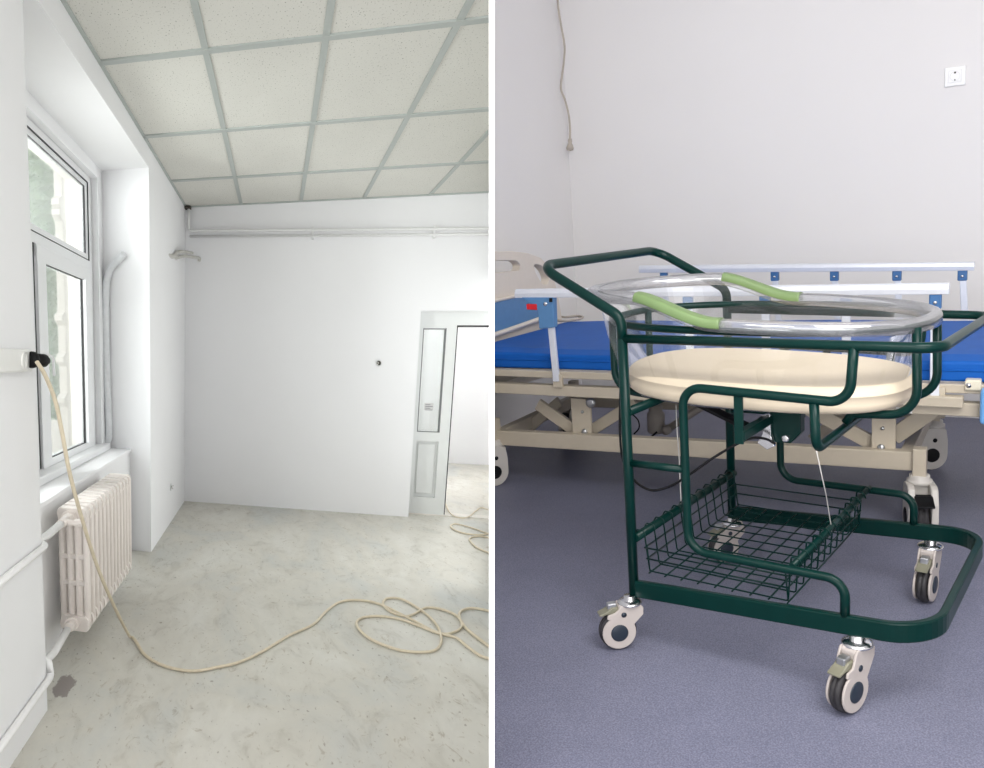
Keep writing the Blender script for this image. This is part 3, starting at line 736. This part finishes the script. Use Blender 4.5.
# basket
b = MB(fT); b.tube([(0, 0, .288), (-.002, W_, .282)], .0115, 12); b.build('basket_rail', G, tro)
b = MB(fT); b.tube([(.398, 0, .292), (.398, W_, .290)], .0075, 12); b.build('basket_rail', G, tro)
b = MB(fT); wr = .0021; zf = .192; xa, xb = .022, .378; ya, yb = .03, .60
ny = 12
for i in range(ny):
    y = ya+.0 + (yb-ya)*i/(ny-1)
    b.tube(fillet([(-.018, y, .286), (-.010, y, .299), (.010, y, .297), (xa, y, zf), (xb, y, zf), (.386, y, .301), (.402, y, .300), (.410, y, .285)], [0, .005, .007, .008, .006, .004, .004, 0], 3), wr, 6)
for i in range(9):
    x = xa + (xb-xa)*i/8
    b.tube([(x, ya-.006, zf-.004), (x, yb+.006, zf-.004)], wr, 6)
for x0, x1, z in ((.012, .380, .255), (.017, .379, .226)):
    b.tube(fillet([(x0, ya-.004, z), (x1, ya-.004, z), (x1+.003, yb+.004, z), (x0, yb+.004, z)], 0, closed=True), wr*1.15, 6, closed=True)
for x in [xa + (xb-xa)*i/8 for i in (0, 8)]:
    for y in (ya, yb): b.tube([(x, y, zf), (x-.006, y, .262)], wr, 6)
b.build('wire_basket', G, tro)
# casters of the trolley
for (x, y, pu, ang, r_, tp) in ((-.012, -.022, 632, 74, .049, .121), (.540, -.004, 861, 32, .052, .146), (-.004, W_-.01, 736, 58, .049, .121), (.556, W_, 931, 14, .052, .146)):
    p = fT((x, y, 0)); caster('caster', tro, (p.x, p.y, 0), pu, ang, r_, tp, M['caster'], M['pedal'])

# ================================================================== TUB
tub = thing('bassinet_tub', 'clear acrylic oval bassinet tub resting in the green trolley frame', 'bassinet', fT((.2, .315, .605)))
RX, RYc, RA, RB, RE = .188, .315, .434, .280, 2.5
def rimz(x):
    t = min(1, max(0, (x+.02)/.24)); t = t*t*(3-2*t)
    return .905 + (.842-.905)*t - .018*max(0, x-.25)/.38
def ringpt(k, n, inset, z, ex=RE):
    t = 2*math.pi*k/n; x, y = sup(t, RA-inset, RB-inset, ex, RX, RYc); return x, y
n = 120
lv = [('r', -.028, 0), ('r', -.010, -.001), ('r', -.002, .003), ('r', .001, .011), ('r', -.001, .020), ('r', -.010, .026), ('r', -.03, .029),
      ('z', .78, .036), ('z', .70, .045), ('z', .645, .060), ('z', .618, .082), ('z', .607, .115), ('z', .605, .16)]
def tubmesh(a, c):
    vs = []; m = len(lv[a:c])
    for k in range(n):
        for kind, val, ins in lv[a:c]:
            x, y = ringpt(k, n, ins, 0)
            x0 = x
            if kind == 'z':
                sh = (.842-val)/.24; x = RX + (x-RX)*(1-.04*sh) + .03*sh*(1 if x < RX else .2)
            z = rimz(x0)+val if kind == 'r' else val
            vs.append((x, y, z))
    fs = [(i*m+j, i*m+j+1, ((i+1) % n)*m+j+1, ((i+1) % n)*m+j) for i in range(n) for j in range(m-1)]
    if c >= len(lv): fs.append(tuple(i*m+m-1 for i in range(n)))
    return vs, fs
b = MB(fT); vs, fs = tubmesh(0, 7); b.add(vs, fs, True); b.build('tub_rim', M['acryl_rim'], tub, solid=.004)
b = MB(fT); vs, fs = tubmesh(6, 10); b.add(vs, fs, True); b.build('tub_shell', M['acryl'], tub)
b = MB(fT); vs, fs = tubmesh(9, 13); b.add(vs, fs, True); b.build('tub_base', M['acryl_rim'], tub, solid=.003)
def clip_part(side, xs0, xs1):
    pts = []; N2 = 26
    for i in range(N2+1):
        x = xs0 + (xs1-xs0)*i/N2
        c = min(1, abs((x-RX)/(RA-.008))); y = (1-c**RE)**(1/RE)*(RB-.010)
        pts.append((x, RYc + side*y, rimz(x)-.004))
    sc_ = [(-.020, -.014), (-.021, -.002), (-.016, .007), (0, .010), (.016, .007), (.021, -.002), (.020, -.014), (.014, -.016), (.013, -.002), (0, .002), (-.013, -.002), (-.014, -.016)]
    b = MB(fT); b.sweep(pts, sc_, up=(0, 0, 1)); o = b.build('side_grip', M['lime'], tub, bevel=.001); o['label'] = 'lime green rim grip'
clip_part(-1, .005, .225); clip_part(1, .005, .225)
# bassinet mattress
MX, MA, MBb = .222, .352, .244
b = MB(fT); n = 96
lvm = [(.623, .030), (.626, .012), (.634, .002), (.650, 0), (.6675, .0), (.669, -.002), (.6705, 0), (.680, .003), (.688, .012), (.692, .03), (.694, .09), (.694, .14), (.694, .19)]
vs = []
for k in range(n):
    for z, ins in lvm:
        t = 2*math.pi*k/n; x, y = sup(t, MA-ins, MBb-ins, 2.6, MX, .315); vs.append((x, y, z + (.010 if z > .64 else .006)*(.2-x)/.35*(1)))
m = len(lvm); fs = [(i*m+j, i*m+j+1, ((i+1) % n)*m+j+1, ((i+1) % n)*m+j) for i in range(n) for j in range(m-1)]
fs.append(tuple(i*m+m-1 for i in range(n))); fs.append(tuple(i*m for i in reversed(range(n))))
b.add(vs, fs, True); bmat = b.build('bassinet_mattress', M['cream']); tag(bmat, 'cream oval baby mattress lying inside the clear tub', 'mattress')

# ================================================================== BED
BEDCLIP = True
bed = thing('hospital_bed', 'beige steel hospital bed with folding side rails behind the trolley', 'bed', (-1.0, 3.5, 0))
YN_, YF_ = 2.90, 4.03
def siderail(y, x0, x1, z0, z1, hgt, brs, posts, zb):
    sec = [(-.016, -hgt/2), (.016, -hgt/2), (.018, 0), (.014, hgt/2-.004), (.004, hgt/2), (-.004, hgt/2), (-.014, hgt/2-.004), (-.018, 0)]
    b = MB(); b.sweep([(x0, y, z0), (x1, y, z1)], sec, up=(0, 0, 1), smooth=False); rl = b.build('side_rail', M['alu'], bed, bevel=.002)
    zz = lambda x: z0+(z1-z0)*(x-x0)/(x1-x0)
    for (x, h_, w) in brs:
        b = MB(); b.box((x-w/2, y-.012, zz(x)-hgt/2-h_), (x+w/2, y+.012, zz(x)-hgt/2+.004)); br = b.build('rail_bracket', M['bluebr'], rl, bevel=.004)
        b = MB(); b.lathe((x, y-.013, zz(x)-hgt/2-h_*.55), (0, -1, 0), [(.006, -.002), (.006, .001), (0, .003)], 10); b.build('bracket_bolt', M['chrome'], rl)
    for (xt, xbm, zt, z_) in posts:
        b = MB(); b.beam((xt, y, zt), (xbm, y, z_), .016, .026, up=(1, 0, 0)); b.build('rail_post', M['alu'], rl, bevel=.003)
def bxn(u, v=300, y=YN_): return onW(u, v, 1, y).x
nb = [bxn(688), bxn(765), bxn(846), bxn(935.5)]
siderail(YN_, bxn(516.5, 292), bxn(949.5, 288), .8195, .8045, .034, [(x, .045, .034) for x in nb],
         [(x, x+(.004), .76, .44) for x in nb] + [(bxn(551, 325), bxn(556.5, 377), .72, .47)], .44)
fb = [bxn(664, 275, YF_), bxn(775, 275, YF_), bxn(834.5, 277, YF_), bxn(897, 277, YF_), bxn(962.5, 275, YF_)]
z_l, z_r = onW(640, 269, 1, YF_).z, onW(973, 266, 1, YF_).z
siderail(YF_, bxn(640, 270, YF_), bxn(974.5, 267, YF_), z_l, z_r, .036, [(x, .042, .036) for x in fb], [(x, x+.02, .76, .46) for x in fb], .44)
# latch at the head end of the near rail
y = YN_-.004
LU = lambda u, v: (onW(u, v, 1, y).x, onW(u, v, 1, y).z)
b = MB(); poly = [LU(523, 297), LU(555, 297), LU(555.5, 313), LU(556, 327), LU(541, 328.5), LU(540, 313), LU(538, 305), LU(530, 303)]
b.prism(poly, (0, y, 0), (1, 0, 0), (0, 0, 1), (0, 1, 0), .034); lt = b.build('rail_latch', M['bluepl'], bed, bevel=.004)
b = MB(); b.prism([LU(528.5, 303.5), LU(539, 303.5), LU(539, 309.5), LU(529, 309)], (0, y-.004, 0), (1, 0, 0), (0, 0, 1), (0, 1, 0), .03); b.build('release_lever', M['red'], lt, bevel=.002)
b = MB(); xx, zz_ = LU(547.5, 303.5); b.lathe((xx, y-.017, zz_), (0, -1, 0), [(.008, -.002), (.008, .002), (0, .003)], 12); b.build('latch_bolt', M['chrome'], lt)
b = MB(); b.prism([LU(551.5, 297.5), LU(554.5, 297.5), LU(554.5, 301.5), LU(551.5, 301.5)], (0, y-.003, 0), (1, 0, 0), (0, 0, 1), (0, 1, 0), .033); b.build('latch_stop', M['black'], lt)
# deck frame (follows the side of the mattress)
def zd(x): return 0.0
def fB(p): return Vector((p[0], p[1], p[2]+zd(p[0])))
b = MB(fB)
XB0, XB1 = -2.02, .55
for y in (2.93, 3.88):
    b.box((XB0, y-.02, .480), (XB1, y+.015, .508))
    b.box((XB0, y-.02, .408), (XB1, y+.02, .450))
for x in (-1.95, -1.2, -.5, .3): b.box((x-.02, 2.93, .41), (x+.02, 3.88, .44))
b.build('deck_frame', M['beige'], bed, bevel=.003)
b = MB(fB)
for x in (-1.90, -1.3, -.7, -.1, .4): b.box((x-.015, 2.95, .45), (x+.015, 3.86, .482))
for x in (-1.555, bxn(938, 390)):
    b.box((x-.020, YN_-.002, .445), (x+.020, YN_+.015, .498))
b.split('post_socket', M['beige'], bed, bevel=.003)
b = MB(fB)
for x in (-1.555, bxn(938, 390)): b.lathe(fB((x, YN_-.003, .475)), (0, -1, 0), [(.007, -.002), (.007, .001), (0, .003)], 10)
b.split('socket_bolt', M['chrome'], bed)
# stepped ledge and bracket at the foot end
def Z(u, v, y): q_ = onW(u, v, 1, y); return q_.x, q_.z
y = 2.88
b = MB(); a = Z(700, 388, y); c = Z(949, 396, y); d = Z(964, 396, y+.03); e = Z(949, 407, y)
b.box((-1.0, y, .440), (d[0], y+.04, .474)); b.build('deck_ledge', M['beige'], bed, bevel=.004)
b = MB(); a = Z(965, 380, 2.9); c = Z(981, 391, 2.9); b.box((a[0], 2.9, c[1]), (c[0], 2.94, a[1])); ab = b.build('end_bracket', mat('pale_cream_cap', s2l(226, 218, 196), .4), bed, bevel=.004)
b = MB(); xx, zz_ = Z(968.5, 385.5, 2.898); b.lathe((xx, 2.899, zz_), (0, -1, 0), [(.008, -.002), (.008, .001), (0, .003)], 10); b.build('bracket_bolt', M['chrome'], ab)
b = MB(); a = Z(896, 407.5, 2.905); c = Z(912, 413.5, 2.905); b.box((a[0], 2.906, c[1]), (c[0], 2.912, a[1])); lb = b.build('label', M['label'], bed)
b = MB()
for k in range(9):
    x = c[0]-.05+.005*k; b.box((x, 2.9045, c[1]+.006), (x+(.003 if k % 3 else .0015), 2.906, a[1]-.004))
b.build('barcode', M['ink'], lb)
# footboard edge in light blue
b = MB(); a = Z(980.5, 389, 2.86); c = Z(1010, 426, 2.86); b.box((a[0], 2.85, c[1]), (a[0]+.1, 2.90, a[1])); b.build('blue_hanger', M['blueft'], bed, bevel=.012, segs=3)
# base frame
def fBB(p): return Vector((p[0], p[1], p[2] + .036*(p[0]+1.9)/1.6))
b = MB(fBB)
for y in (2.975, 3.72): b.box((-1.93, y-.02, .170), (-.262, y+.02, .234))
for x in (-1.90, -.32): b.box((x-.02, 2.975, .175), (x+.02, 3.72, .23))
b.build('base_frame', M['beige'], bed, bevel=.004)
b = MB()
for x, y in ((-.278, 2.96), (-1.905, 2.96)): b.box((x-.02, y-.022, .175), (x+.02, y+.022, .285))
for x, y in ((-.30, 3.72), (-1.905, 3.72)): b.box((x-.02, y-.022, .15), (x+.02, y+.022, .30))
b.split('caster_post', M['beige'], bed, bevel=.003)
# lifting linkage
b = MB()
for ua, ub, va, vb in ((571, 592, 398, 434), (872, 895.5, 412, 450)):
    x0, z1 = Z(ua, va, 2.99); x1, z0 = Z(ub, vb, 2.99); b.box((x0, 2.985, z0), (x1, 3.0, z1)); b.box((x0, 3.80, z0), (x1, 3.815, z1))
b.split('lift_plate', M['beige'], bed, bevel=.002)
for (u0, v0, u1, v1, y, w) in ((538, 404, 576, 431, 3.03, .05), (560, 401, 520, 436, 3.25, .045), (592, 430, 636, 402, 3.05, .045), (790, 398, 874, 444, 3.03, .05), (893, 437, 933, 409, 3.05, .055), (812, 440, 862, 402, 3.3, .045)):
    b = MB(); a = Z(u0, v0, y); c = Z(u1, v1, y); b.beam((a[0], y, a[1]), (c[0], y, c[1]), .02, w, up=(0, 0, 1)); b.build('lift_arm', M['beige'], bed, bevel=.003)
b = MB()
for u, v in ((584, 432), (881, 448), (582, 412), (882.5, 428.5)):
    x, z = Z(u, v, 2.98); b.lathe((x, 2.985, z), (0, -1, 0), [(.013 if v in (432, 448) else .006, -.002), (.011 if v in (432, 448) else .006, .006), (0, .008)], 12)
x, z = Z(590, 403, 2.98); b.lathe((x, 2.985, z), (0, -1, 0), [(.02, -.004), (.02, .004), (.008, .006), (0, .006)], 14)
b.split('pivot_bolt', M['steel'], bed)
# motor and actuator
xm, zm = Z(656, 420, 3.40)
b = MB(); b.lathe((xm, 3.40, zm-.055), (0, 0, 1), [(0, 0), (.034, 0), (.038, .008), (.038, .085), (.030, .092), (.030, .12), (0, .12)], 24); b.build('lift_motor', M['motor'], bed)
b = MB(); a = Z(668, 429, 3.38); c = Z(706, 404, 3.38); b.tube([(a[0], 3.38, a[1]), (c[0], 3.38, c[1])], .016, 12); b.lathe((a[0], 3.36, a[1]), (0, -1, 0), [(0, .012), (.02, .01), (.02, -.02)], 12); b.build('actuator', M['motor'], bed)
b = MB(); b.tube(catmull([onW(u, v, 1, 3.36) for u, v in ((657, 432), (652, 436), (645, 441))], 4), .004, 6); b.tube(catmull([onW(u, v, 1, 3.2) for u, v in ((632, 414), (638, 420), (639, 428), (634, 434))], 4), .003, 6); b.build('motor_cable', M['black'], bed)
# bed casters
for (x, y, pu, ang, m_) in ((-.278, 2.96, 925, -10, M['casterW']), (-.30, 3.72, 935, 66, M['casterW']), (-1.905, 2.96, 497, 70, M['casterW']), (-1.905, 3.72, 600, 40, M['casterW'])):
    caster('bed_caster', bed, (x, y, 0), pu, ang, .062, .172, m_, M['black'], cover=.97, single=False, hwf=.36, cth=.34)
# headboard
xh = -2.05
def H(u, v): q_ = onW(u, v, 0, xh); return (q_.y, q_.z)
outer = [H(u, v) for u, v in ((470, 400), (470, 253), (494, 251.5), (512, 251), (528, 253), (541, 258), (549, 266), (554, 278), (557.5, 292), (560, 306), (562, 318), (562, 372))]
hole1 = [H(u, v) for u, v in ((484, 262), (512, 260.5), (518, 262), (520.5, 266), (519, 270), (514, 271), (484, 273))]
hole2 = [H(u, v) for u, v in ((535, 264.5), (541, 265.5), (546, 271), (549, 279), (547, 284.5), (543, 284), (538, 277), (535, 270))]
def smoothloop(p, n=3): return [(q_[0], q_[1]) for q_ in catmull([(a, c, 0) for a, c in p], n, closed=True)]
hole1 = smoothloop(hole1); hole2 = smoothloop(hole2)
def panel(name, loops, x, t, m, parent, bev):
    bm = bmesh.new(); es = []
    for lp in loops:
        vv = [bm.verts.new((x, a, c)) for a, c in lp]
        es += [bm.edges.new((vv[i], vv[(i+1) % len(vv)])) for i in range(len(vv))]
    bmesh.ops.triangle_fill(bm, use_beauty=True, use_dissolve=False, edges=es)
    r_ = bmesh.ops.extrude_face_region(bm, geom=bm.faces[:]); bmesh.ops.translate(bm, verts=[v for v in r_['geom'] if isinstance(v, bmesh.types.BMVert)], vec=(-t, 0, 0))
    mb = MB(); bm.verts.index_update(); mb.add([v.co.copy() for v in bm.verts], [[v.index for v in f.verts] for f in bm.faces]); bm.free()
    return mb.build(name, m, parent, bevel=bev, segs=3)
panel('headboard', [outer, hole1, hole2], xh, .045, M['beige_hb'], bed, .012)
blue = [H(u, v) for u, v in ((470, 303), (494, 300.5), (515, 297), (534, 297), (548, 303), (549, 312), (541, 318), (516, 327), (470, 340))]
panel('headboard_panel', [smoothloop(blue, 2)], xh+.012, .02, M['bluepl'], bed, .003)
b = MB(); P = [onW(u, v, 0, xh+.012) for u, v in ((470, 306), (494, 301), (515, 296.5), (533, 294.5), (546, 296))]; b.tube(catmull(P, 4), .008, 8)
P = [onW(u, v, 0, xh+.02) for u, v in ((470, 343), (500, 333), (520, 326), (541, 318.5), (552, 314))]; b.tube(catmull(P, 4), .012, 8); b.build('headboard_trim', M['beige_hb'], bed)
# bed mattress
b = MB(fB)
yb0, yb1 = 2.945, 3.90
x0, x1, z0, z1 = -2.03, .5, .509, .582
nx_, ny_ = 40, 14
def top(x, y):
    e = min(1, (y-yb0)/.05, (yb1-y)/.05, (x-x0)/.05, (x1-x)/.05); return z1 - .012*(1-max(0, e))**2 + .003*math.sin(x*7+y*5)
vs = [(x0+(x1-x0)*i/nx_, yb0+(yb1-yb0)*j/ny_, top(x0+(x1-x0)*i/nx_, yb0+(yb1-yb0)*j/ny_)) for i in range(nx_+1) for j in range(ny_+1)]
k = len(vs); vs += [(v[0], v[1], z0) for v in vs]
idx = lambda i, j: i*(ny_+1)+j
fs = [(idx(i, j), idx(i+1, j), idx(i+1, j+1), idx(i, j+1)) for i in range(nx_) for j in range(ny_)]; fs += [tuple(a+k for a in reversed(f)) for f in fs]
for i in range(nx_):
    fs.append((idx(i, 0), idx(i, 0)+k, idx(i+1, 0)+k, idx(i+1, 0))); fs.append((idx(i, ny_), idx(i+1, ny_), idx(i+1, ny_)+k, idx(i, ny_)+k))
for j in range(ny_):
    fs.append((idx(0, j), idx(0, j+1), idx(0, j+1)+k, idx(0, j)+k)); fs.append((idx(nx_, j), idx(nx_, j)+k, idx(nx_, j+1)+k, idx(nx_, j+1)))
b.add(vs, fs, True); mt = b.build('bed_mattress', M['blue'], bevel=.008); tag(mt, 'royal blue vinyl mattress lying on the hospital bed', 'mattress')
for p_ in mt.data.polygons: p_.use_smooth = False
b = MB(); b.tube([fB((x0+.01, yb0-.001, .545)), fB((x1-.01, yb0-.001, .545))], .003, 6, raw=True); b.build('seam', M['blue'], mt)
# remote cord on the mattress
b = MB(); zc = .525
P = [onW(u, v, 2, .590) for u, v in ((537, 318), (541, 322), (551, 320), (565, 321), (579, 319), (583, 317), (577, 316), (563, 317), (556, 314))]
b.tube(catmull(P, 5), .006, 8, raw=True); tag(b.build('remote_cable', M['greycable']), 'loop of thin pale cable lying on the blue mattress by the headboard', 'cable')

BEDCLIP = False
# ================================================================== LIGHT
w = bpy.data.worlds.new('overcast_sky'); sc.world = w; w.use_nodes = True
bg = w.node_tree.nodes['Background']; bg.inputs[0].default_value = (1, .988, 1, 1); bg.inputs[1].default_value = 1.3
def area(name, loc, target, sx, sy, power, col=(1, 1, 1)):
    l = bpy.data.lights.new(name, 'AREA'); l.shape = 'RECTANGLE'; l.size = sx; l.size_y = sy; l.energy = power; l.color = col
    o = bpy.data.objects.new(name, l); COL.objects.link(o); o.location = loc
    o.rotation_euler = (Vector(target)-Vector(loc)).to_track_quat('-Z', 'Y').to_euler(); return o
# daylight through the left room's window
area('window_daylight', fL((-2.35, 1.55, .4)), fL((.6, 3.0, -.2)), 1.3, 1.8, 44, (.97, .98, 1))
# the next room is flooded with daylight
area('next_room_daylight', fL((3.0, 4.9, 1.0)), fL((2.0, 4.4, -1.4)), 1.6, 1.6, 170)
# bed room lamps: two added fills, then the window high on the camera's left
area('bed_room_rear_fill', (.55, -1.3, 1.75), (-.2, 4.6, 1.35), 2.0, 1.6, 14)  # added fill lamp behind the camera, brightens the far wall
area('bed_room_top_fill', fC((.9, -1.5, .2)), fC((1.6, 1.0, 3.0)), 1.4, .9, 32, (1, .99, .97))  # added fill lamp overhead, brightens the upward-facing surfaces
area('side_window', fC((-.75, -1.15, .35)), fC((.9, .6, 2.3)), .8, .8, 12)
area('partition_fill', fC((-.0115, .1, 6.5)), fC((-1.0115, .1, 6.5)), 2.8, 1.7, 13.5, (.97, .985, 1))  # unseen fill lamp added along the partition, brightens the back of the left room
area('near_left_fill', fL((-.93, .45, .15)), fL((1.3, 3.5, .1)), .9, 1.6, 1.5)  # added fill lamp by the near left wall, out of view
sl = bpy.data.lights.new('low_fill_sun', 'SUN'); sl.energy = .8; sl.angle = math.radians(50); so_ = bpy.data.objects.new('low_fill_sun', sl); COL.objects.link(so_)  # broad level sun added as even fill for both rooms' back walls
so_.location = (2, -3, 2); so_.rotation_euler = Vector((-.60, .80, -.02)).to_track_quat('-Z', 'Y').to_euler()

# ================================================================== CAMERA
cam = bpy.data.cameras.new('camera'); co = bpy.data.objects.new('camera', cam); COL.objects.link(co)
cam.sensor_fit = 'HORIZONTAL'; cam.sensor_width = 36; cam.lens = 36*F/984; cam.clip_start = .05; cam.clip_end = 100
rot = Matrix((RT @ Vector((1, 0, 0)), RT @ Vector((0, -1, 0)), RT @ Vector((0, 0, -1)))).transposed()
co.matrix_world = Matrix.Translation(CAM) @ rot.to_4x4()
sc.camera = co
for o in list(bpy.data.objects):
    if '_o' in o: del o['_o']
sc.view_settings.view_transform = 'Standard'; sc.view_settings.look = 'None'; sc.view_settings.gamma = 1; sc.view_settings.use_curve_mapping = False
sc.view_settings.exposure = 0.55
sc.cycles.max_bounces = 10; sc.cycles.transparent_max_bounces = 24; sc.cycles.use_denoising = True
